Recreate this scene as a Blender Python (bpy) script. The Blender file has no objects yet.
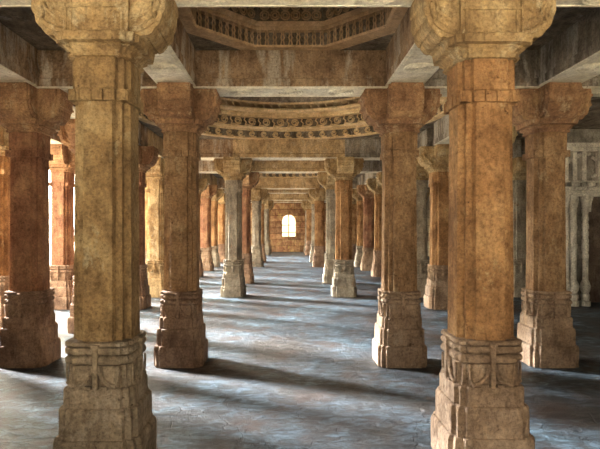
import bpy, bmesh, math, random
from mathutils import Vector, Matrix, noise
random.seed(7)
C = bpy.context.scene.collection
PI = math.pi

# ------------------------------------------------------------------ materials
def ramp(nt, fac, stops):
    r = nt.nodes.new('ShaderNodeValToRGB')
    e = r.color_ramp.elements
    while len(e) < len(stops): e.new(0.5)
    for k, (p, c) in enumerate(stops):
        e[k].position = p
        e[k].color = (*c, 1) if len(c) == 3 else c
    nt.links.new(fac, r.inputs[0])
    return r.outputs[0]

def noise_node(nt, vec, scale, detail=6, rough=0.6, dist=0.0):
    n = nt.nodes.new('ShaderNodeTexNoise')
    n.inputs['Scale'].default_value = scale
    n.inputs['Detail'].default_value = detail
    n.inputs['Roughness'].default_value = rough
    n.inputs['Distortion'].default_value = dist
    nt.links.new(vec, n.inputs['Vector'])
    return n.outputs[0]

def mixc(nt, fac, a, b, mode='MIX'):
    m = nt.nodes.new('ShaderNodeMix'); m.data_type = 'RGBA'; m.blend_type = mode
    for sock, v in ((m.inputs[0], fac), (m.inputs[6], a), (m.inputs[7], b)):
        if isinstance(v, (int, float)): sock.default_value = v
        elif isinstance(v, tuple): sock.default_value = (*v, 1)
        else: nt.links.new(v, sock)
    return m.outputs[2]

def mathn(nt, op, a, b=0.0):
    m = nt.nodes.new('ShaderNodeMath'); m.operation = op
    for i, v in enumerate((a, b)):
        if isinstance(v, (int, float)): m.inputs[i].default_value = v
        else: nt.links.new(v, m.inputs[i])
    return m.outputs[0]

def base_mat(name):
    m = bpy.data.materials.new(name); m.use_nodes = True
    nt = m.node_tree
    b = nt.nodes['Principled BSDF']
    b.inputs['Specular IOR Level'].default_value = 0.25
    g = nt.nodes.new('ShaderNodeNewGeometry')
    return m, nt, b, g.outputs['Position']

def mapped(nt, vec, scale):
    mp = nt.nodes.new('ShaderNodeMapping')
    mp.inputs['Scale'].default_value = scale
    nt.links.new(vec, mp.inputs['Vector'])
    return mp.outputs[0]

def stone(name, dark, mid, light, patch=None, patch_lo=0.58, bump=0.9, grain=0.55, rough=0.85, blocks=None, streak=None, mott=0.6):
    m, nt, b, pos = base_mat(name)
    big = noise_node(nt, pos, 2.3, 6, 0.66, 0.4)
    col = ramp(nt, big, [(0.36, dark), (0.5, mid), (0.62, light)])
    med = noise_node(nt, mapped(nt, pos, (1, 1, 0.4)), 11, 7, 0.7)
    shade = ramp(nt, med, [(0.34, (0.42, 0.37, 0.34)), (0.5, (1, 1, 1)), (0.66, (1.4, 1.36, 1.25))])
    col = mixc(nt, mott, col, shade, 'MULTIPLY')
    if patch:
        pn = noise_node(nt, mapped(nt, pos, (1.1, 1.1, 0.7)), 4.5, 10, 0.78, 0.2)
        pf = ramp(nt, pn, [(patch_lo - .03, (0, 0, 0)), (patch_lo + 0.06, (.7, .7, .7))])
        col = mixc(nt, pf, col, patch)
    if streak:
        sn = noise_node(nt, mapped(nt, pos, (2.6, 2.6, 0.5)), 2.0, 6, 0.62, 0.2)
        sf = ramp(nt, sn, [(0.50, (0, 0, 0)), (0.60, (.8, .8, .8))])
        col = mixc(nt, sf, col, streak)
    fine = noise_node(nt, pos, 38, 8, 0.8)
    gr = ramp(nt, fine, [(0.38, (0.3, 0.26, 0.24)), (0.5, (1, 1, 1)), (0.62, (1.5, 1.46, 1.38))])
    col = mixc(nt, grain, col, gr, 'MULTIPLY')
    pit = noise_node(nt, pos, 17, 4, 0.6, .3)
    pitf = ramp(nt, pit, [(0.27, (0.25, 0.2, 0.18)), (0.33, (1, 1, 1))])
    col = mixc(nt, 0.8, col, pitf, 'MULTIPLY')
    h = mathn(nt, 'ADD', mathn(nt, 'MULTIPLY', fine, 1.1), mathn(nt, 'MULTIPLY', med, 1.3))
    h = mathn(nt, 'ADD', h, mathn(nt, 'MULTIPLY', pitf, 0.5))
    if blocks:
        bw, bh, axis = blocks
        sx = nt.nodes.new('ShaderNodeSeparateXYZ'); nt.links.new(pos, sx.inputs[0])
        cx = nt.nodes.new('ShaderNodeCombineXYZ')
        hor = mathn(nt, 'ADD', sx.outputs[0], sx.outputs[1])
        nt.links.new(hor, cx.inputs[0]); nt.links.new(sx.outputs[2], cx.inputs[1])
        bt = nt.nodes.new('ShaderNodeTexBrick')
        bt.inputs['Scale'].default_value = 1
        bt.inputs['Brick Width'].default_value = bw
        bt.inputs['Row Height'].default_value = bh
        bt.inputs['Mortar Size'].default_value = 0.01
        bt.inputs['Color1'].default_value = (0.62, 0.55, 0.5, 1)
        bt.inputs['Color2'].default_value = (1.3, 1.25, 1.1, 1)
        bt.inputs['Mortar'].default_value = (0.25, 0.22, 0.2, 1)
        nt.links.new(cx.outputs[0], bt.inputs['Vector'])
        col = mixc(nt, 0.9, col, bt.outputs[0], 'MULTIPLY')
        h = mathn(nt, 'SUBTRACT', h, mathn(nt, 'MULTIPLY', bt.outputs[1], 1.2))
    nt.links.new(col, b.inputs['Base Color'])
    b.inputs['Roughness'].default_value = rough
    bp = nt.nodes.new('ShaderNodeBump')
    bp.inputs['Strength'].default_value = bump
    bp.inputs['Distance'].default_value = 0.035
    nt.links.new(h, bp.inputs['Height'])
    nt.links.new(bp.outputs[0], b.inputs['Normal'])
    return m

M = {}
M['orange'] = stone('sandstone_orange', (.23, .125, .057), (.36, .20, .093), (.48, .295, .145), (.56, .43, .24), 0.60)
M['brown']  = stone('sandstone_brown', (.21, .125, .065), (.32, .20, .11), (.42, .285, .165), (.48, .38, .24), 0.60)
M['red']    = stone('sandstone_red', (.19, .09, .055), (.29, .15, .09), (.38, .22, .125), (.46, .33, .20), 0.62)
M['olive']  = stone('sandstone_olive', (.23, .15, .075), (.34, .235, .12), (.45, .34, .19), (.50, .45, .31), 0.62)
M['grey']   = stone('sandstone_grey', (.22, .19, .15), (.34, .30, .24), (.45, .41, .33), (.44, .27, .14), 0.60)
M['base']   = stone('sandstone_base', (.22, .15, .10), (.35, .25, .175), (.46, .34, .245), (.50, .42, .32), 0.58)
M['tan'] = stone('sandstone_base_tan', (.23, .185, .135), (.36, .295, .22), (.47, .39, .30), (.50, .44, .36), 0.58)
M['basered'] = stone('sandstone_base_red', (.19, .12, .085), (.30, .20, .14), (.39, .275, .195), (.44, .36, .28), 0.60)
M['cap']    = stone('sandstone_capital', (.27, .18, .09), (.41, .29, .15), (.55, .43, .25), (.64, .56, .38), 0.56)
M['capred'] = stone('sandstone_capital_red', (.23, .13, .075), (.34, .20, .115), (.45, .29, .16), (.58, .46, .30), 0.58)
M['beam']   = stone('lintel_stone', (.20, .13, .08), (.33, .225, .145), (.45, .33, .22), (.46, .41, .34), 0.60, bump=1, mott=.6, streak=(.58, .53, .45))
M['beamsand'] = stone('lintel_sandy', (.38, .27, .15), (.53, .39, .22), (.64, .50, .31), (.66, .60, .44), 0.58, bump=1, mott=.6)
M['beamgrey'] = stone('lintel_grey', (.15, .13, .11), (.27, .24, .20), (.38, .34, .28), (.30, .19, .12), 0.60, bump=1, streak=(.48, .46, .42))
M['soffit'] = stone('limewashed_soffit', (.64, .60, .49), (.76, .73, .62), (.85, .83, .73), (.55, .47, .36), 0.66, bump=0.5, mott=.35, grain=.3)
M['dome']   = stone('dome_stone', (.52, .38, .21), (.66, .50, .29), (.76, .62, .40), (.42, .28, .15), 0.66, mott=.4, grain=.3, bump=.5)
M['frieze'] = stone('frieze_stone', (.42, .29, .17), (.54, .38, .23), (.62, .46, .30), (.60, .50, .36), 0.64, mott=.4, grain=.3, bump=.5)
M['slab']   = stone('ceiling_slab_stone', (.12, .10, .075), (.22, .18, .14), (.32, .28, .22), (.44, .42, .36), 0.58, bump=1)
M['wall']   = stone('ashlar_wall', (.26, .13, .08), (.40, .235, .14), (.54, .37, .22), (.62, .50, .20), 0.57, blocks=(0.85, 0.42, 0))
M['greywall'] = stone('grey_green_wall', (.22, .20, .16), (.34, .31, .25), (.44, .41, .34), (.30, .20, .12), 0.6, blocks=(0.9, 0.45, 0))
M['shrine'] = stone('shrine_stone', (.50, .48, .43), (.66, .64, .58), (.76, .74, .68), (.46, .38, .30), 0.62, mott=.5)
M['backdrop'] = stone('pale_green_backdrop', (.62, .66, .52), (.72, .75, .62), (.80, .82, .70), bump=.2, mott=.3, grain=.2)  # pale green stand-in for the hazy view outside the window
M['screen'] = stone('dark_screen_stone', (.20, .19, .17), (.32, .30, .27), (.44, .42, .38), (.22, .17, .13), 0.62)  # darker than the pale half columns standing before it
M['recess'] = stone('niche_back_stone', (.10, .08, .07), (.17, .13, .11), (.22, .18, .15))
M['court']  = stone('courtyard_paving', (.66, .56, .42), (.76, .66, .50), (.82, .74, .58), bump=0.2, mott=.3, grain=.2)
M['courtwall'] = stone('pale_courtyard_wall', (.60, .50, .36), (.72, .62, .46), (.80, .72, .56), blocks=(1.2, 0.6, 0))

def floor_mat():
    m, nt, b, pos = base_mat('worn_slate_floor')
    big = noise_node(nt, pos, 0.8, 7, 0.62, 0.5)
    col = ramp(nt, big, [(0.36, (.030, .024, .020)), (0.5, (.045, .060, .076)), (0.63, (.080, .122, .155))])
    sc = noise_node(nt, mapped(nt, pos, (1, 1.9, 1)), 5.5, 9, 0.72, 0.9)
    scf = ramp(nt, sc, [(0.38, (.42, .38, .36)), (0.5, (1, 1, 1)), (0.62, (2.5, 2.6, 2.7))])
    col = mixc(nt, 0.9, col, scf, 'MULTIPLY')
    dn = noise_node(nt, pos, 1.6, 6, 0.65, 0.3)
    df = ramp(nt, dn, [(0.50, (0, 0, 0)), (0.64, (.75, .75, .75))])
    col = mixc(nt, df, col, (.055, .030, .02))
    wv = nt.nodes.new('ShaderNodeTexVoronoi'); wv.feature = 'DISTANCE_TO_EDGE'
    wv.inputs['Scale'].default_value = 1.35
    ns = nt.nodes.new('ShaderNodeTexNoise'); ns.inputs['Scale'].default_value = 2.2; ns.inputs['Detail'].default_value = 7
    nt.links.new(pos, ns.inputs['Vector'])
    va = nt.nodes.new('ShaderNodeVectorMath'); va.operation = 'MULTIPLY_ADD'
    va.inputs[1].default_value = (.9, .9, .9)
    nt.links.new(ns.outputs[1], va.inputs[0]); nt.links.new(pos, va.inputs[2])
    nt.links.new(va.outputs[0], wv.inputs['Vector'])
    cf = ramp(nt, wv.outputs[0], [(0.0, (.25, .22, .2)), (0.014, (1, 1, 1))])
    col = mixc(nt, 0.75, col, cf, 'MULTIPLY')
    fine = noise_node(nt, pos, 45, 5, 0.75)
    gr = ramp(nt, fine, [(0.35, (.6, .6, .6)), (0.6, (1.2, 1.2, 1.2))])
    col = mixc(nt, 0.6, col, gr, 'MULTIPLY')
    nt.links.new(col, b.inputs['Base Color'])
    b.inputs['Roughness'].default_value = 0.48
    b.inputs['Specular IOR Level'].default_value = 0.22
    h = mathn(nt, 'ADD', mathn(nt, 'MULTIPLY', fine, .25), mathn(nt, 'MULTIPLY', sc, 1.6))
    h = mathn(nt, 'ADD', h, mathn(nt, 'MULTIPLY', cf, .5))
    bp = nt.nodes.new('ShaderNodeBump'); bp.inputs['Strength'].default_value = 0.7; bp.inputs['Distance'].default_value = 0.03
    nt.links.new(h, bp.inputs['Height']); nt.links.new(bp.outputs[0], b.inputs['Normal'])
    bp.inputs['Distance'].default_value = .045; bp.inputs['Strength'].default_value = 1
    return m
M['floor'] = floor_mat()

# ------------------------------------------------------------------ mesh helpers
def finish(bm, name, smooth=38):
    bmesh.ops.remove_doubles(bm, verts=bm.verts, dist=1e-5)
    bmesh.ops.recalc_face_normals(bm, faces=bm.faces)
    me = bpy.data.meshes.new(name); bm.to_mesh(me); bm.free()
    if smooth:
        me.polygons.foreach_set('use_smooth', [True] * len(me.polygons))
        me.set_sharp_from_angle(angle=math.radians(smooth))
    return me

def obj(name, me, mat, parent=None, loc=(0, 0, 0), kind=None):
    if isinstance(me, bmesh.types.BMesh): me = finish(me, name)
    o = bpy.data.objects.new(name, me); C.objects.link(o)
    if not me.materials: me.materials.append(mat)
    o.location = loc
    if parent: o.parent = parent
    if kind: o['kind'] = kind
    return o

def empty(name, label, cat, loc=(0, 0, 0), rz=0, group=None, kind='thing'):
    o = bpy.data.objects.new(name, None); C.objects.link(o)
    o.empty_display_size = .2
    o.location = loc; o.rotation_euler = (0, 0, rz)
    o['label'] = label; o['category'] = cat; o['kind'] = kind
    if group: o['group'] = group
    return o

def box(bm, x0, x1, y0, y1, z0, z1, bev=0.0):
    vs = [bm.verts.new((x, y, z)) for x in (x0, x1) for y in (y0, y1) for z in (z0, z1)]
    idx = [(0, 1, 3, 2), (4, 6, 7, 5), (0, 4, 5, 1), (2, 3, 7, 6), (0, 2, 6, 4), (1, 5, 7, 3)]
    fs = [bm.faces.new([vs[i] for i in f]) for f in idx]
    if bev:
        es = list({e for f in fs for e in f.edges})
        bmesh.ops.bevel(bm, geom=es, offset=bev, segments=1, affect='EDGES')
    return vs

def tube(bm, pts, r, n=6, closed=False):
    pts = [Vector(p) for p in pts]
    rings = []
    N = len(pts)
    for i, p in enumerate(pts):
        a = pts[(i - 1) % N] if (closed or i > 0) else p
        b_ = pts[(i + 1) % N] if (closed or i < N - 1) else p
        t = (b_ - a).normalized()
        up = Vector((0, 0, 1)) if abs(t.z) < .9 else Vector((0, 1, 0))
        u = t.cross(up).normalized(); v = t.cross(u)
        rings.append([bm.verts.new(p + r * (math.cos(2 * PI * k / n) * u + math.sin(2 * PI * k / n) * v)) for k in range(n)])
    M_ = N if closed else N - 1
    for i in range(M_):
        A, B = rings[i], rings[(i + 1) % N]
        for k in range(n):
            bm.faces.new([A[k], A[(k + 1) % n], B[(k + 1) % n], B[k]])
    if not closed:
        bm.faces.new(rings[0]); bm.faces.new(rings[-1])

def plan(a, s, p, nm=6, ns=3):
    """square with recessed corner strips; a half width, s recess, p half width of the raised face"""
    c = min(.012, s * .6)
    side = []
    q = a - s
    pts = [(-q, -q)]
    for k in range(1, ns): pts.append((-q + (q - p - c) * k / ns, -q))
    pts.append((-p - c, -q)); pts.append((-p, -a))
    for k in range(1, nm): pts.append((-p + 2 * p * k / nm, -a))
    pts.append((p, -a)); pts.append((p + c, -q))
    for k in range(1, ns): pts.append((p + c + (q - p - c) * k / ns, -q))
    out = []
    for r in range(4):
        cs, sn = round(math.cos(r * PI / 2)), round(math.sin(r * PI / 2))
        for x, y in pts: out.append((x * cs - y * sn, x * sn + y * cs))
    return out

def loft(profile, frac, jit=0.003, dz=0.05, cap=True, seed=0, chip=0.0):
    """profile: list of (z, a, s)"""
    bm = bmesh.new()
    rings = []
    rows = []
    for i, (z, a, s) in enumerate(profile):
        if i:
            z0, a0, s0 = profile[i - 1]
            n = max(1, int(abs(z - z0) / dz))
            for k in range(1, n):
                t = k / n; rows.append((z0 + (z - z0) * t, a0 + (a - a0) * t, s0 + (s - s0) * t))
        rows.append((z, a, s))
    for (z, a, s) in rows:
        ring = []
        for (x, y) in plan(a, s, frac * a):
            p = Vector((x, y, z))
            n1 = noise.noise(p * 9 + Vector((seed, 3, 1)))
            n2 = noise.noise(p * 34 + Vector((seed, 0, 7)))
            f = 1 + (jit * n1 + jit * .6 * n2) / a
            if chip:
                n3 = noise.noise(p * 16 + Vector((seed * 3, 9, 2)))
                if n3 > .38 and abs(abs(x) - abs(y)) < .05: f -= chip * (n3 - .38) * 3 / a
            ring.append(bm.verts.new((x * f, y * f, z + jit * .5 * n2)))
        rings.append(ring)
    n = len(rings[0])
    for A, B in zip(rings, rings[1:]):
        for k in range(n):
            bm.faces.new([A[k], A[(k + 1) % n], B[(k + 1) % n], B[k]])
    if cap:
        bm.faces.new(rings[-1]); bm.faces.new(list(reversed(rings[0])))
    return bm

def lathe(bm, prof, n=96, a0=0.0, a1=2 * PI):
    full = abs(a1 - a0 - 2 * PI) < 1e-6
    rings = []
    cnt = n if full else n + 1
    for k in range(cnt):
        t = a0 + (a1 - a0) * k / n
        rings.append([bm.verts.new((r * math.cos(t), r * math.sin(t), z)) for r, z in prof])
    for k in range(n):
        A, B = rings[k], rings[(k + 1) % cnt]
        for j in range(len(prof)):
            j2 = (j + 1) % len(prof)
            try: bm.faces.new([A[j], A[j2], B[j2], B[j]])
            except ValueError: pass

# ------------------------------------------------------------------ the pillar prototype
Z_SOF, Z_TOP = 3.32, 3.77
mesh = {}
base_prof = [(0, .292, .03), (.215, .294, .03), (.24, .288, .03), (.250, .280, .028), (.252, .266, .028), (.43, .264, .028), (.445, .258, .027),
    (.452, .250, .026), (.453, .240, .024), (.565, .238, .024), (.580, .228, .022), (.582, .213, .022), (.730, .211, .022), (.733, .186, .02),
    (.737, .212, .02), (.745, .224, .02), (.757, .231, .02), (.772, .231, .02), (.786, .224, .02), (.794, .212, .02), (.797, .186, .02),
    (.801, .212, .02), (.809, .224, .02), (.821, .231, .02), (.836, .231, .02), (.849, .223, .02), (.855, .19, .02), (.860, .19, .02),
    (.862, .228, .02), (.880, .230, .02), (.888, .222, .02), (.890, .18, .02)]
mesh['base'] = finish(loft(base_prof, .70, .0028, chip=.02, seed=2), 'pillar_base')
shaft_prof = [(.888, .199, .044), (1.4, .196, .044), (2.1, .192, .043), (2.502, .189, .042)]
mesh['shaft'] = finish(loft(shaft_prof, .50, .0035, chip=.012, seed=5, dz=.06), 'pillar_shaft')
neck_prof = [(2.585, .186, .024), (2.592, .198, .03), (2.78, .200, .03), (2.80, .194, .03)]
mesh['neck'] = finish(loft(neck_prof, .58, .003, chip=.012, seed=8), 'pillar_neck')

bm = loft([(2.50, .176, .02), (2.588, .176, .02)], .56, .002, seed=3)
for r in range(4):
    start = len(bm.verts)
    bm.verts.ensure_lookup_table()
    new = []
    for (u0, u1, d) in ((-.200, -.126, .19), (-.117, -.042, .206), (-.035, .034, .209), (.042, .117, .206), (.126, .200, .19)):
        new += box(bm, u0, u1, -d, -.15, 2.506, 2.582 + random.uniform(-.003, .003))
    bmesh.ops.rotate(bm, verts=new, cent=(0, 0, 0), matrix=Matrix.Rotation(r * PI / 2, 3, 'Z'))
mesh['band'] = finish(bm, 'neck_band')

cap_prof = [(2.798, .190, .024), (2.802, .214, .024), (2.818, .217, .024), (2.822, .204, .022), (2.835, .208, .022), (2.855, .232, .022), (2.868, .249, .022),
    (2.872, .232, .022), (2.884, .230, .022), (2.888, .276, .022), (2.925, .280, .022), (2.94, .284, .022), (2.948, .272, .022)]
mesh['capital'] = finish(loft(cap_prof, .72, .004, chip=.02, seed=11), 'pillar_capital')

def arm_slab(bm, w):
    half = [(.475, 3.32), (.488, 3.28), (.486, 3.215), (.474, 3.205), (.476, 3.195), (.478, 3.13), (.464, 3.095), (.452, 3.09), (.455, 3.08),
            (.444, 3.035), (.42, 3.005), (.408, 3.005), (.405, 2.99), (.375, 2.957), (.345, 2.943), (.33, 2.95), (.30, 2.938), (.15, 2.937)]
    prof = half + [(-x, z) for x, z in reversed(half)]
    ns = 5
    sl = []
    for k in range(ns + 1):
        y = -w + 2 * w * k / ns
        row = []
        for (x, z) in prof:
            x *= .94
            p = Vector((x, y, z))
            j = .006 * noise.noise(p * 13) + .003 * noise.noise(p * 40)
            row.append(bm.verts.new((x + (j if x > 0 else -j), y + j * .5, z if z > 3.3 else z + j)))
        sl.append(row)
    n = len(prof)
    for A, B in zip(sl, sl[1:]):
        for k in range(n):
            bm.faces.new([A[k], A[(k + 1) % n], B[(k + 1) % n], B[k]])
    bm.faces.new(sl[0]); bm.faces.new(sl[-1])

def bracket_mesh(front_arm):
    bm = bmesh.new()
    for r in range(2):
        tmp = bmesh.new(); arm_slab(tmp, .185)
        # raised scroll ribs on both cheeks of every arm
        for sy in (-1, 1):
            for sx in (-1, 1):
                S = [(.395, 3.31), (.40, 3.24), (.395, 3.16), (.38, 3.10), (.37, 3.05), (.33, 3.015), (.28, 2.99), (.22, 2.98)]
                tube(tmp, [(sx * x, sy * .186, z) for x, z in S], .023, 6)
                S2 = [(.375, 3.31), (.375, 3.24), (.365, 3.17), (.34, 3.12), (.30, 3.08), (.26, 3.06)]
                tube(tmp, [(sx * x, sy * .186, z) for x, z in S2], .012, 6)
        if r:
            bmesh.ops.rotate(tmp, verts=tmp.verts, cent=(0, 0, 0), matrix=Matrix.Rotation(PI / 2, 3, 'Z'))
            if not front_arm:
                for v in tmp.verts:
                    if v.co.y < -.12: v.co.y = -.12
        me = bpy.data.meshes.new('tmp'); tmp.to_mesh(me); tmp.free(); bm.from_mesh(me); bpy.data.meshes.remove(me)
    # the block on each cheek is framed by two upright fillets
    if not front_arm:
        box(bm, -.205, .205, -.212, -.15, 2.955, 3.318, .012)
        for x in (-.205, -.17, .17, .205): box(bm, x - .008, x + .008, -.224, -.2, 2.96, 3.315, .003)
        box(bm, -.2, .2, -.228, -.2, 3.12, 3.14, .004)
    else:
        for q in range(4):
            tmp = bmesh.new()
            for z, yy in ((3.005, .408), (3.11, .462), (3.225, .474)):
                box(tmp, -.193, .193, -yy, -.35, z, z + .03, .005)
            bmesh.ops.rotate(tmp, verts=tmp.verts, cent=(0, 0, 0), matrix=Matrix.Rotation(q * PI / 2, 3, 'Z'))
            me = bpy.data.meshes.new('tmp'); tmp.to_mesh(me); tmp.free(); bm.from_mesh(me); bpy.data.meshes.remove(me)
    return finish(bm, 'bracket_capital')
mesh['bracket'] = bracket_mesh(True)
mesh['bracket_edge'] = bracket_mesh(False)

# lotus stem and curling fronds, one on each face
for r in range(4):
    tmp = bmesh.new()
    box(tmp, -.017, .017, -.248, -.19, .575, .87, .004)
    box(tmp, -.026, .026, -.252, -.19, .85, .875, .004)
    for s in (-1, 1):
        pts = [(s * (.018 + .115 * (1 - math.cos(t))), -.226, .735 - .14 * math.sin(t)) for t in [k / 8 * PI / 2 for k in range(9)]]
        tube(tmp, pts, .015, 6)
        tube(tmp, [(s * .145, -.222, .73), (s * .15, -.222, .69), (s * .147, -.222, .64), (s * .133, -.222, .60)], .009, 5)
        box(tmp, min(s * .03, s * .075), max(s * .03, s * .075), -.243, -.205, .580, .598)
    bmesh.ops.rotate(tmp, verts=tmp.verts, cent=(0, 0, 0), matrix=Matrix.Rotation(r * PI / 2, 3, 'Z'))
    mesh['lotus%d' % r] = finish(tmp, 'lotus_carving')

proto = None
def tint(o, m):
    s = o.material_slots[0]; s.link = 'OBJECT'; s.material = m

def pillar(x, y, label, mats, group, k=0, edge=False):
    """mats: base, shaft, capital"""
    global proto
    if proto is None:
        r = empty('stone_pillar', label, 'pillar', (x, y, 0), 0, group)
        b = obj('base', mesh['base'], M['base'], r)
        for q in range(4): obj('lotus_carving', mesh['lotus%d' % q], M['base'], b)
        obj('shaft', mesh['shaft'], M['orange'], r)
        obj('neck_band', mesh['band'], M['orange'], r)
        obj('neck', mesh['neck'], M['orange'], r)
        obj('capital', mesh['capital'], M['cap'], r)
        obj('bracket', mesh['bracket'], M['cap'], r)
        proto = r
    else:
        r = proto.copy(); C.objects.link(r)
        r.location = (x, y, 0); r['label'] = label; r['group'] = group
        for ch in list(proto.children):
            c = ch.copy(); C.objects.link(c); c.parent = r
            for g in (ch.children if y < 16 else ()):
                d = g.copy(); C.objects.link(d); d.parent = c
    r.rotation_euler = (0, 0, (k % 4) * PI / 2)
    for c in r.children:
        n = c.name.split('.')[0]
        m = M[mats[0]] if n == 'base' else M[mats[1]] if n in ('shaft', 'neck', 'neck_band') else M[mats[2]]
        if n == 'bracket':
            c.data = mesh['bracket_edge'] if edge else mesh['bracket']
            if not c.data.materials: c.data.materials.append(m)
        tint(c, m)
        for g in c.children: tint(g, M[mats[0]])
    return r

XL, XR, XLL, XRR, XL2, XR2 = -1.297, 1.38, -3.17, 3.19, -4.66, 5.6
MAIN = [3.65, 6.29, 12.4, 15.4, 21.8, 24.6, 31.0, 33.4]
OUT = [3.65, 6.29, 8.25, 10.6, 12.4, 15.4, 17.4, 19.9, 21.8, 24.6, 26.6, 29.0, 31.0, 33.4]
ORD = ['first', 'second', 'third', 'fourth', 'fifth', 'sixth', 'seventh', 'eighth', 'ninth', 'tenth', 'eleventh', 'twelfth', 'thirteenth', 'fourteenth']
inner = {
 (XL, 0): ('big olive-brown pillar filling the near left, base cut by the frame', ('tan', 'olive', 'cap')),
 (XR, 0): ('big glowing orange-brown pillar nearest on the right, shaft pitted', ('base', 'orange', 'cap')),
 (XL, 1): ('brown pillar just behind and right of the big olive-brown one', ('basered', 'brown', 'capred')),
 (XR, 1): ('brown pillar just left of and behind the big orange one', ('base', 'brown', 'capred')),
 (XL, 2): ('pale grey slender pillar on the left beyond the carved dome', ('grey', 'grey', 'cap')),
 (XR, 2): ('reddish-orange pillar with grey base on the right beyond the carved dome', ('grey', 'orange', 'cap')),
 (XL, 3): ('dark red-brown pillar half hidden behind the pale grey slender pillar', ('basered', 'red', 'capred')),
 (XR, 3): ('grey-brown pillar half hidden behind the reddish-orange grey-based pillar', ('grey', 'grey', 'cap')),
}
for X, side in ((XL, 'left'), (XR, 'right')):
    for i, y in enumerate(MAIN):
        if (X, i) in inner: lab, mats = inner[(X, i)]
        else:
            lab = '%s pillar back along the %s side of the central aisle' % (ORD[i], side)
            mats = ('basered', 'orange', 'cap') if (i + (X > 0)) % 2 else ('grey', 'grey', 'cap')
        pillar(X + (.028 if i == 0 and X < 0 else 0), y - (.04 if i == 0 and X < 0 else 0), lab, mats, 'pillars lining the central aisle', 0 if i == 0 else i + (X > 0), i == 0)
outer = {
 (XLL, 1): ('reddish-brown pillar at the left edge, left of the big olive-brown one', ('basered', 'red', 'capred')),
 (XRR, 1): ('dark brown pillar at the right edge before the carved niche screen', ('base', 'brown', 'capred')),
 (XLL, 2): ('pillar mostly hidden behind the big olive-brown one, base edge showing at its left', ('basered', 'red', 'capred')),
 (XRR, 3): ('pale-edged pillar seen between the near orange pillar and the brown one before it', ('base', 'orange', 'cap')),
 (XLL, 3): ('shadowed slim pillar showing just right of the big olive-brown one', ('basered', 'red', 'capred')),
 (XLL, 4): ('sunlit yellow pillar in the gap between the two nearest left aisle pillars', ('cap', 'cap', 'cap')),
 (XRR, 4): ('grey pillar peeping out right of the brown second aisle pillar', ('grey', 'grey', 'cap')),
}
for X, side in ((XLL, 'left'), (XRR, 'right')):
    for i, y in enumerate(OUT):
        if (X > 0 and i in (2,)): pass
        if (X, i) in outer: lab, mats = outer[(X, i)]
        else:
            lab = '%s pillar back in the outer row on the %s of the central aisle' % (ORD[i], side)
            mats = (('basered', 'orange', 'cap'), ('base', 'red', 'capred'), ('grey', 'orange', 'cap'))[i % 3]
        pillar(X, y, lab, mats, 'outer row pillars on the %s' % side, 0 if i == 0 else i + 1, i == 0)
LL = [y for y in OUT if 6 < y < 25]
for i, y in enumerate(LL):
    lab = {1: 'bright sunlit pillar cut by the left frame edge', 2: 'slim pillar in the gap between the left edge pillar and the olive one'}.get(i,
          '%s pillar back in the outermost row by the open courtyard' % ORD[i])
    pillar(XL2, y, lab, ('base', 'orange', 'cap') if i != 2 else ('basered', 'red', 'capred'), 'pillars along the courtyard edge', i)
RR = [12.4, 15.4, 21.8, 24.6]
for i, y in enumerate(RR):
    lab = 'pale pillar showing in the slit between the two nearest right pillars' if i == 0 else '%s pillar back in the row along the grey side wall' % ORD[i]
    pillar(XR2, y, lab, ('grey', 'grey', 'cap'), 'pillars by the grey side wall', i)

# ------------------------------------------------------------------ lintel beams
def beam(ax, c, a, b, label, group, w=.23, mat='beam', med=True, e0=0, e1=0):
    """ax 'x': runs along x at y=c from a to b; 'y': runs along y at x=c"""
    mid = (a + b) / 2; L = (b - a) / 2
    loc = (mid, c, Z_SOF + .004) if ax == 'x' else (c, mid, Z_SOF + .004)
    r = empty('lintel_beam', label, 'beam', loc, 0 if ax == 'x' else PI / 2, group)
    r['kind'] = 'thing'
    bm = bmesh.new()
    h = Z_TOP - Z_SOF - .004
    prof = [(-w, .012), (-w, .10), (-w + .02, .115), (-w + .02, h), (w - .02, h), (w - .02, .115), (w, .10), (w, .012)]
    pts = []
    for (p, q) in zip(prof, prof[1:] + prof[:1]):
        n = max(1, int(((p[0]-q[0])**2 + (p[1]-q[1])**2) ** .5 / .09))
        for k in range(n): pts.append((p[0] + (q[0]-p[0])*k/n, p[1] + (q[1]-p[1])*k/n))
    lo, hi = -L - e0, L + e1
    nx = max(2, int((hi - lo) / .09))
    rows = []
    for i in range(nx + 1):
        x = lo + (hi - lo) * i / nx
        row = []
        for (y, z) in pts:
            P = Vector((x + loc[0], y + loc[1], z))
            j = .010 * noise.noise(P * 5) + .006 * noise.noise(P * 17)
            if z > .012 and z < h - .001: row.append(bm.verts.new((x, y + (j if y > 0 else -j), z + j * .4)))
            else: row.append(bm.verts.new((x, y, z)))
        rows.append(row)
    n = len(pts)
    for A, B in zip(rows, rows[1:]):
        for k in range(n): bm.faces.new([A[k], A[(k+1) % n], B[(k+1) % n], B[k]])
    bm.faces.new(rows[0]); bm.faces.new(rows[-1])
    obj('beam_body', finish(bm, 'beam_body', 30), M[mat], r)
    bm = bmesh.new()
    l2 = L - .02
    box(bm, -l2, l2, -w + .01, w - .01, 0.0, .02, .004)
    if med and L > .6:
        span = L - .52
        nmed = max(1, int(2 * span / .42))
        for k in range(nmed):
            x = 0 if nmed == 1 else -span + .2 + (2 * span - .4) * k / (nmed - 1)
            for rr in (.15, .115, .075, .04):
                tube(bm, [(x + rr * math.cos(t), rr * math.sin(t), 0.0) for t in [2 * PI * q / 24 for q in range(24)]], .014, 5, True)
        for s in (-1, 1):
            tube(bm, [(-span, s * .185, 0), (span, s * .185, 0)], .007, 5)
    obj('carved_soffit', finish(bm, 'carved_soffit', 40), M['soffit'], r)
    return r

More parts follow.
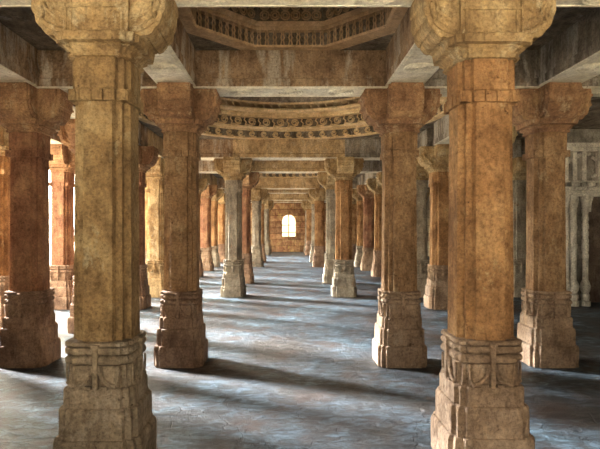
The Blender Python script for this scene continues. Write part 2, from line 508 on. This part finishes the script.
def rowname(i): return ORD[i]
for i, y in enumerate(MAIN):
    g = 'beams crossing the central aisle'
    lab = ['pale carved underside of the nearest cross beam along the top edge',
           'wide red-brown cross beam below the fretted octagonal frieze',
           'sandy cross beam just under the scrolled dome rings'][i] if i < 3 else '%s cross beam back over the central aisle' % rowname(i)
    beam('x', y, XL, XR, lab, g, mat='beam' if i < 2 else 'beamsand')
    beam('x', y, XLL, XL, '%s cross beam back between left aisle pillar and its outer neighbour' % rowname(i), 'beams crossing the left side aisle')
    beam('x', y, XR, XRR, '%s cross beam back between right aisle pillar and its outer neighbour' % rowname(i), 'beams crossing the right side aisle', mat='beamgrey')
for i, y in enumerate(OUT):
    if y < 25: beam('x', y, XL2, XLL, '%s cross beam back in the outermost left aisle' % rowname(i), 'beams crossing the outermost left aisle', e1=.22 if y not in MAIN else 0, e0=.2)
    if y in MAIN and 5 < y < 32: beam('x', y, XRR, XR2 if y >= 12 else 8.19, '%s cross beam back running to the grey side wall' % rowname(i), 'beams running to the grey side wall', mat='beamgrey', e0=.0, e1=0)
def longs(X, ys, name, group):
    for i, (a, b) in enumerate(zip(ys, ys[1:])):
        if X in (XL, XR) and b - a > 5: continue
        extra = {(XL, 0): 'long beam with bright scrolled underside running back from olive-brown pillar',
                 (XR, 0): 'grey long beam running back from the near orange pillar',
                 (XLL, 0): 'brown block-faced long beam in the upper left corner',
                 (XRR, 0): 'grey weathered long beam in the upper right corner'}.get((X, i))
        beam('y', X, a + .25, b - .25, extra or '%s long beam back over the %s' % (rowname(i), name), group, mat='beamgrey' if X > 3 else 'beam' if a < 10 or X < -4 else 'beamsand')
longs(XL, MAIN, 'left side of the central aisle', 'long beams beside the aisle')
longs(XR, MAIN, 'right side of the central aisle', 'long beams beside the aisle')
longs(XLL, OUT, 'left outer pillar row', 'long beams on the outer rows')
longs(XRR, OUT, 'right outer pillar row', 'long beams on the outer rows')
longs(XL2, [3.65] + LL, 'courtyard edge pillars', 'long beams on the courtyard edge')
longs(XR2, RR, 'pillars by the grey side wall', 'long beams by the grey side wall')

# ------------------------------------------------------------------ ceiling: slabs, with openings under domes and octagon
bm = bmesh.new()
T = .16
ZC = Z_TOP + .006
def slab(x0, x1, y0, y1): box(bm, x0, x1, y0, y1, ZC, Z_TOP + T)
def slab_hole(x0, x1, y0, y1, cx, cy, hole):
    """hole: function(angle)->radius"""
    n = 96
    pr = []
    for k in range(n):
        t = 2 * PI * (k + .5) / n
        c, s = math.cos(t), math.sin(t)
        k1 = ((x1 if c > 0 else x0) - cx) / c if abs(c) > 1e-6 else 1e9
        k2 = ((y1 if s > 0 else y0) - cy) / s if abs(s) > 1e-6 else 1e9
        R = min(k1, k2); r = hole(t)
        pr.append([bm.verts.new((cx + q * c, cy + q * s, z)) for q, z in ((r, ZC), (R, ZC), (R, Z_TOP + T), (r, Z_TOP + T))])
    for k in range(n):
        A, B = pr[k], pr[(k + 1) % n]
        for j in range(4): bm.faces.new([A[j], A[(j+1) % 4], B[(j+1) % 4], B[j]])
def octr(R):
    return lambda t: R / math.cos(((t + PI / 8) % (PI / 4)) - PI / 8)
RD, RO = 3.01, 1.21
cxm = (XL + XR) / 2; cxd = (XLL + XRR) / 2
OCT, DOME = [], []
YB = -1.6  # unseen ceiling added back to here to cut light on the pillar fronts
for i, (a, b) in enumerate(zip(MAIN, MAIN[1:])):
    if b - a < 4:
        if len(OCT) < 2: slab_hole(XL, XR, a, b, cxm, (a + b) / 2, octr(RO)); OCT.append((cxm, (a + b) / 2))
        else: slab(XL, XR, a, b)
        slab(XLL, XL, a, b); slab(XR, XRR, a, b)
    else:
        slab_hole(XLL, XRR, a, b, cxd, (a + b) / 2, lambda t: RD); DOME.append((cxd, (a + b) / 2))
slab(XLL, XRR, 33.4, 35.2)
slab(XL2 - .9, XLL, YB, 35.2)
slab(XRR, 8.6, YB, 35.2)
slab(XLL, XRR, YB, 3.65)
o = obj('ceiling', bm, M['slab'], kind='structure')

# domes of corbelled carved rings
def curl(bm, cx, z, t, R, s, r, flip=1, tail=True):
    """spiral scroll on the inside of a ring at angle t"""
    pts = []
    for k in range(13):
        q = k / 12 * 1.5 * 2 * PI
        rad = s * (1 - .72 * k / 12)
        pts.append((rad * math.cos(q) * flip, rad * math.sin(q)))
    if tail: pts = [(-s * 1.5 * flip, -s * .9), (-s * .2 * flip, -s * 1.05), (s * .8 * flip, -s * .6)] + pts
    out = []
    for (u, v) in pts:
        a = t + u / R
        out.append((R * math.cos(a), R * math.sin(a), z + v))
    tube(bm, out, r, 5)

def dome(cx, cy, label):
    root = empty('carved_dome', label, 'dome', (cx, cy, Z_TOP), 0, 'corbelled domes over the central aisle')
    b = bmesh.new()   # lowest ring with scrolls
    lathe(b, [(2.92, 0), (2.85, 0.0), (2.85, .03), (2.96, .04), (2.96, .19), (2.85, .20), (2.85, .225), (3.0, .225), (3.0, 0.0)], 96)
    for k in range(64):
        curl(b, 0, .112, 2 * PI * k / 64, 2.87, .066, .0165)
    p = obj('scrolled_ring', finish(b, 'scrolled_ring'), M['dome'], root)
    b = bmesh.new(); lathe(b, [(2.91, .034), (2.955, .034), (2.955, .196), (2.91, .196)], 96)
    obj('ring_recess_shade', finish(b, 'ring_recess_shade'), M['slab'], p)  # dark slab colour painted in as shade behind the scrolls
    b = bmesh.new()
    lathe(b, [(3.0, .226), (2.72, .226), (2.68, .25), (2.68, .26), (2.96, .265), (2.96, .47), (2.66, .475), (2.655, .52), (3.0, .52)], 96)
    for k in range(50):
        t = 2 * PI * k / 50
        curl(b, 0, .366, t, 2.69, .088, .019, -1)
        tube(b, [(2.70 * math.cos(t + u / 2.70), 2.70 * math.sin(t + u / 2.70), .366 + v) for u, v in ((.16, -.11), (.13, -.02), (.18, .03), (.15, .11))], .017, 5)
    p = obj('leafy_ring', finish(b, 'leafy_ring'), M['dome'], root)
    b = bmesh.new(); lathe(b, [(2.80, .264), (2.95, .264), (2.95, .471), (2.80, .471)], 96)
    obj('ring_recess_shade', finish(b, 'ring_recess_shade'), M['slab'], p)  # shade behind the leaf carving, put in as a dark band
    b = bmesh.new()
    lathe(b, [(2.9, .521), (2.6, .521), (2.6, .56), (2.44, .565), (2.41, .61), (2.75, .612), (2.75, .72), (2.40, .725), (2.40, .77), (2.9, .77)], 96)
    for k in range(84):
        t = 2 * PI * k / 84; c, s = math.cos(t), math.sin(t)
        pts = [(2.42, -.03, .612), (2.40, 0, .665), (2.42, .03, .718)]
        tube(b, [(r * c - u * s, r * s + u * c, z) for r, u, z in pts], .013, 4)
    obj('toothed_ring', finish(b, 'toothed_ring'), M['dome'], root)
    b = bmesh.new()
    inner_ = [(2.38, .771), (2.30, .86), (2.12, .88), (2.08, 1.05), (1.8, 1.08), (1.75, 1.25), (1.4, 1.28), (1.34, 1.42), (.95, 1.45), (.88, 1.58), (.4, 1.6), (.02, 1.66)]
    outer_ = [(.02, 1.8), (1.2, 1.7), (2.2, 1.35), (2.9, .771)]
    lathe(b, inner_ + outer_, 72)
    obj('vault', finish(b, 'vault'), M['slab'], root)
for i, (cx, cy) in enumerate(DOME):
    dome(cx, cy, 'round corbelled dome with scrolled rings over the pillared hall' if i == 0 else
         'small far sliver of carved dome, %s back over the aisle' % ORD[i])

def octagon(cx, cy, label):
    root = empty('octagonal_ceiling', label, 'ceiling', (cx, cy, Z_TOP), 0, 'octagonal ceilings over the central aisle')
    def octl(b, prof):
        rings = []
        for k in range(8):
            t = PI / 8 + k * PI / 4
            rings.append([b.verts.new((r / math.cos(PI/8) * math.cos(t), r / math.cos(PI/8) * math.sin(t), z)) for r, z in prof])
        for k in range(8):
            A, B = rings[k], rings[(k + 1) % 8]
            for j in range(len(prof)): b.faces.new([A[j], A[(j+1) % len(prof)], B[(j+1) % len(prof)], B[j]])
    b = bmesh.new()
    octl(b, [(1.06, 0), (1.01, 0), (.99, .02), (1.14, .025), (1.14, .185), (.98, .19), (.975, .23), (1.2, .23), (1.2, .10), (1.2, -.0)])
    side = 2 * 1.0 * math.tan(PI / 8)
    for k in range(8):
        t = k * PI / 4; c, s = math.cos(t), math.sin(t)
        n = 9
        for q in range(n):
            u = -side / 2 + side * (q + .5) / n
            for du, wd in ((-.02, .0095), (.02, .0095)):
                tube(b, [(1.0 * c - (u + du + e) * s, 1.0 * s + (u + du + e) * c, z) for e, z in ((0, .025), (math.copysign(.011, -du), .08), (0, .11), (math.copysign(.011, -du), .145), (0, .195))], wd, 5)
    p = obj('fretted_frieze', finish(b, 'fretted_frieze'), M['frieze'], root)
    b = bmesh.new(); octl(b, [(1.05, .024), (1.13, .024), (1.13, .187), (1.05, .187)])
    obj('frieze_recess_shade', finish(b, 'frieze_recess_shade'), M['slab'], p)  # dark band gives the frieze recess its shade by colour
    b = bmesh.new()
    octl(b, [(1.1, .231), (.96, .231), (.92, .27), (1.04, .28), (1.03, .52), (.86, .53), (.86, .56), (1.1, .56)])
    for k in range(8):
        t = k * PI / 4; c, s = math.cos(t), math.sin(t)
        for q in range(6):
            u = -.36 + .72 * (q + .5) / 6
            for zz in (.345, .455):
                for rr in (.052, .026):
                    tube(b, [(.938 * c - (u + rr * math.cos(w)) * s, .938 * s + (u + rr * math.cos(w)) * c, zz + rr * math.sin(w)) for w in [2*PI*v/10 for v in range(10)]], .011, 4, True)
    p = obj('flowered_panel', finish(b, 'flowered_panel'), M['frieze'], root)
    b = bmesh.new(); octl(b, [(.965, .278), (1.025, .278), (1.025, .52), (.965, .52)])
    obj('panel_recess_shade', finish(b, 'panel_recess_shade'), M['slab'], p)  # recess shade behind the flowers, painted as dark stone
    b = bmesh.new()
    octl(b, [(1.0, .561), (.7, .561), (.68, .72), (.42, .73), (.40, .85), (.02, .86), (.02, 1.0), (1.0, 1.0)])
    obj('crown_slab', finish(b, 'crown_slab'), M['slab'], root)
for i, (cx, cy) in enumerate(OCT):
    if i < 2:
        octagon(cx, cy, 'dark octagonal ceiling with fretted frieze above the nearest aisle bay' if i == 0 else 'octagonal ceiling beyond the round dome, mostly hidden by its beam')
# ------------------------------------------------------------------ floor, courtyard, walls
bm = bmesh.new()
x0, x1, y0, y1 = -5.9, 8.8, -2.2, 36
nx, ny = 74, 191
vs = [[bm.verts.new((x0 + (x1-x0)*i/nx, y0 + (y1-y0)*j/ny, 0)) for j in range(ny+1)] for i in range(nx+1)]
for i in range(nx):
    for j in range(ny): bm.faces.new([vs[i][j], vs[i+1][j], vs[i+1][j+1], vs[i][j+1]])
for v in bm.verts:
    P = v.co
    v.co.z = -.004 + .004 * noise.noise(P * 1.7) 
geo = bmesh.ops.extrude_face_region(bm, geom=list(bm.faces))
for v in [g for g in geo['geom'] if isinstance(g, bmesh.types.BMVert)]: v.co.z = -.2
obj('floor', finish(bm, 'floor', 60), M['floor'], kind='structure')
bm = bmesh.new()
box(bm, -45, -5.9, -25, 60, -.4, -.15)
box(bm, -5.9, 8.8, -25, -2.2, -.4, -.15)
box(bm, 8.8, 30, -25, 60, -.4, -.15)
box(bm, -5.9, 8.8, 36, 60, -.4, -.15)
obj('ground', bm, M['court'], kind='structure')

# end wall with an arched window
WY, WT = 35.2, .6
wx0, wx1, wz0, wz1 = -.39, .63, .96, 2.62
bm = bmesh.new()
wc = (wx0 + wx1) / 2; wr = (wx1 - wx0) / 2; sp = wz1 - wr
def wall_arch(bm, X0, X1, Z0, Z1, y0, y1):
    n = 12
    arc = [(wc + wr * math.cos(PI - PI * k / n), sp + wr * math.sin(PI - PI * k / n)) for k in range(n + 1)]
    for y in (y0, y1):
        def q(*p): bm.faces.new([bm.verts.new((a, y, b_)) for a, b_ in p])
        q((X0, Z0), (wx0, Z0), (wx0, Z1), (X0, Z1)); q((wx1, Z0), (X1, Z0), (X1, Z1), (wx1, Z1))
        q((wx0, Z0), (wx1, Z0), (wx1, wz0), (wx0, wz0))
        for (a, b_) in zip(arc, arc[1:]): q(a, b_, (b_[0], Z1), (a[0], Z1))
    loop = [(wx0, wz0)] + arc + [(wx1, wz0)]
    for a, b_ in zip(loop, loop[1:] + loop[:1]):
        bm.faces.new([bm.verts.new(p) for p in ((a[0], y0, a[1]), (b_[0], y0, b_[1]), (b_[0], y1, b_[1]), (a[0], y1, a[1]))])
wall_arch(bm, -9, 8.8, -.2, 4.3, WY, WY + WT)
obj('wall_back', finish(bm, 'wall_back', 0), M['wall'], kind='structure')
bm = bmesh.new()
n = 12
arc = [(wc + wr * .94 * math.cos(PI - PI * k / n), sp + wr * .94 * math.sin(PI - PI * k / n)) for k in range(n + 1)]
tube(bm, [(wx0 + .03, WY + .25, wz0)] + [(a, WY + .25, b_) for a, b_ in arc] + [(wx1 - .03, WY + .25, wz0)], .03, 6)
tube(bm, [(wc, WY + .25, wz0), (wc, WY + .25, wz1 - .02)], .04, 6)
for z in (1.35, 1.85): tube(bm, [(wx0, WY + .25, z), (wx1, WY + .25, z)], .035, 6)
box(bm, wx0, wx1, WY + .02, WY + .5, wz0, wz0 + .1)
obj('window_1', bm, M['wall'], kind='structure')

# grey side wall along the far side of the hall
bm = bmesh.new(); box(bm, 8.2, 8.7, -1.6, 35.5, -.1, Z_TOP); obj('wall_right', bm, M['greywall'], kind='structure')
bm = bmesh.new(); box(bm, -5.9, -5.5, -1.6, 6.45, -.3, Z_TOP); obj('sun_block_wall', bm, M['wall'], kind='structure')  # unseen wall added to keep the sun off the near floor
# sunlit wall across the courtyard
bm = bmesh.new(); box(bm, -31, -30, -20, 60, -.2, 3.4); obj('wall_left', bm, M['courtwall'], kind='structure')

bm = bmesh.new(); box(bm, -14, 16, 47, 47.6, -.3, 9); obj('far_backdrop', bm, M['backdrop'], kind='structure')  # added backdrop that tones down the white sky in the end window
# carved niche screen by the right edge: faces the camera
SX0, SX1, SY = 5.55, 8.2, 10.9
root = empty('carved_niche_screen', 'grey carved stone screen with arched niche and clustered half columns at right edge', 'screen', (6.9, SY, 0))
def loc(x, y, z): return (x - 6.9, y - SY, z)
bm = bmesh.new()
box(bm, SX0 - 6.9, .05 - .55, .02, .5, 0, Z_TOP)     # left of niche
ax0, ax1, asp = -.45, .75, 2.0
box(bm, -.5, ax0, .02, .5, 0, Z_TOP); box(bm, ax1, SX1 - 6.9, .02, .5, 0, Z_TOP)
ac, ar = (ax0 + ax1) / 2, (ax1 - ax0) / 2
n = 14
def arch_pt(k):
    t = PI - PI * k / n
    return (ac + ar * math.cos(t), asp + ar * 1.15 * math.sin(t) ** .8 if math.sin(t) > 0 else asp)
A = [arch_pt(k) for k in range(n + 1)]
for a, b_ in zip(A, A[1:]):
    vs = [bm.verts.new(p) for p in ((a[0], .02, a[1]), (b_[0], .02, b_[1]), (b_[0], .02, Z_TOP), (a[0], .02, Z_TOP), (a[0], .5, a[1]), (b_[0], .5, b_[1]))]
    bm.faces.new([vs[0], vs[1], vs[2], vs[3]]); bm.faces.new([vs[0], vs[1], vs[5], vs[4]])
obj('screen_wall', bm, M['screen'], root)
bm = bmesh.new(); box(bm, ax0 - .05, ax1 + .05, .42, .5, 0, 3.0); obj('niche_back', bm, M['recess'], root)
def half_col(x, r, top, bulb=True):
    b = bmesh.new()
    pr = [(r * 1.7, 0), (r * 1.7, .1), (r * 1.25, .12), (r * 1.5, .18), (r * 1.5, .24), (r * 1.1, .27), (r * 1.6, .34), (r * 1.75, .42), (r * 1.35, .5), (r, .55), (r, 1.2), (r * 1.2, 1.22), (r * 1.2, 1.3), (r, 1.32),
          (r, 1.62), (r * 1.2, 1.64), (r * 1.2, 1.7), (r, 1.72), (r, top - .25), (r * 1.3, top - .22), (r * 1.3, top - .12), (r * 1.6, top - .08), (r * 1.6, top)]
    segs = 14
    rings = [[b.verts.new((x + rr * math.cos(2 * PI * k / segs), -.09 + rr * math.sin(2 * PI * k / segs), z)) for k in range(segs)] for rr, z in pr]
    for P, Q in zip(rings, rings[1:]):
        for k in range(segs): b.faces.new([P[k], P[(k+1) % segs], Q[(k+1) % segs], Q[k]])
    b.faces.new(rings[-1]); b.faces.new(rings[0])
    obj('half_column', b, M['shrine'], root)
for x, r in ((-1.12, .055), (-.98, .055), (-.84, .07), (-.58, .06), (.86, .06), (1.1, .07)): half_col(x, r, 2.32)
bm = bmesh.new()
for z0, z1, d in ((2.32, 2.40, -.16), (2.40, 2.45, -.10), (2.45, 2.52, -.20), (3.28, 3.36, -.14), (3.36, 3.44, -.22)):
    box(bm, SX0 - 6.9, SX1 - 6.9, d, .1, z0, z1, .01)
for k in range(8): box(bm, -1.25 + k * .33, -1.08 + k * .33, -.2, .02, 2.53, 2.62, .01)
obj('cornice', bm, M['shrine'], root)
bm = bmesh.new()     # upper blind gallery: upright fins with a round arch
for x in (-1.2, -1.02, -.84, -.64, -.30, -.12, .35, .6): box(bm, x, x + .09, -.10, .04, 2.64, 3.28, .01)
box(bm, -1.25, 1.25, -.04, .04, 2.62, 2.66)
obj('blind_gallery', bm, M['shrine'], root)
bm = bmesh.new()
tube(bm, [(-.40 + .14 * math.cos(t), -.02, 2.95 + .2 * math.sin(t)) for t in [PI * k / 8 - PI / 2 for k in range(9)]], .035, 6)
obj('crescent_carving', bm, M['shrine'], root)
bm = bmesh.new()
tube(bm, [(-1.0 + .55 * (k / 8), -.03, 3.0 + .24 * math.sin(k / 8 * PI / 2)) for k in range(9)], .05, 6)
obj('arched_rib', bm, M['shrine'], root)
bm = bmesh.new()
tube(bm, [(a[0], .0, a[1]) for a in A], .05, 6)
obj('arch_moulding', bm, M['shrine'], root)
bm = bmesh.new()
tube(bm, [(ac + (a[0] - ac) * .86, .12, asp + (a[1] - asp) * .86) for a in A], .035, 6)
obj('inner_moulding', bm, M['shrine'], root)
bm = bmesh.new()
for k in range(7): box(bm, -.60, -.50, -.10, .03, 1.0 + k * .16, 1.1 + k * .16, .01)
obj('carved_studs', bm, M['shrine'], root)

# ------------------------------------------------------------------ light
w = bpy.data.worlds.new('World'); bpy.context.scene.world = w; w.use_nodes = True
bg = w.node_tree.nodes['Background']
nt = w.node_tree
bg.inputs[0].default_value = (1.0, .89, .70, 1)
tc = nt.nodes.new('ShaderNodeTexCoord')
dp = nt.nodes.new('ShaderNodeVectorMath'); dp.operation = 'DOT_PRODUCT'
dp.inputs[1].default_value = Vector((-2.2, .9, .5)).normalized()
nt.links.new(tc.outputs['Generated'], dp.inputs[0])
mr = nt.nodes.new('ShaderNodeMapRange'); mr.interpolation_type = 'SMOOTHSTEP'
mr.inputs[1].default_value = .1; mr.inputs[2].default_value = 1.0
mr.inputs[3].default_value = .3; mr.inputs[4].default_value = 11
nt.links.new(dp.outputs['Value'], mr.inputs[0])
nt.links.new(mr.outputs[0], bg.inputs[1])
sd = bpy.data.lights.new('sun', 'SUN'); sd.energy = 15; sd.angle = math.radians(9); sd.color = (1, .99, .97)
so = bpy.data.objects.new('sun', sd); C.objects.link(so)
el = math.radians(21)
d = Vector((2.68, -1.4, 0)).normalized() * math.cos(el) + Vector((0, 0, -math.sin(el)))
so.rotation_euler = d.to_track_quat('-Z', 'Y').to_euler()

# ------------------------------------------------------------------ camera
cd = bpy.data.cameras.new('camera'); cam = bpy.data.objects.new('camera', cd); C.objects.link(cam)
cam.location = (0, 0, 1.65); cam.rotation_euler = (PI / 2, 0, 0)
cd.sensor_width = 36; cd.lens = 510 / 600 * 36
cd.shift_x = 13 / 600; cd.shift_y = 3.5 / 600
cd.clip_end = 300
sc = bpy.context.scene
sc.camera = cam
sc.view_settings.view_transform = 'Standard'
sc.view_settings.look = 'None'
sc.view_settings.gamma = 1
sc.view_settings.exposure = 1.85
sc.cycles.max_bounces = 8
sc.cycles.diffuse_bounces = 6
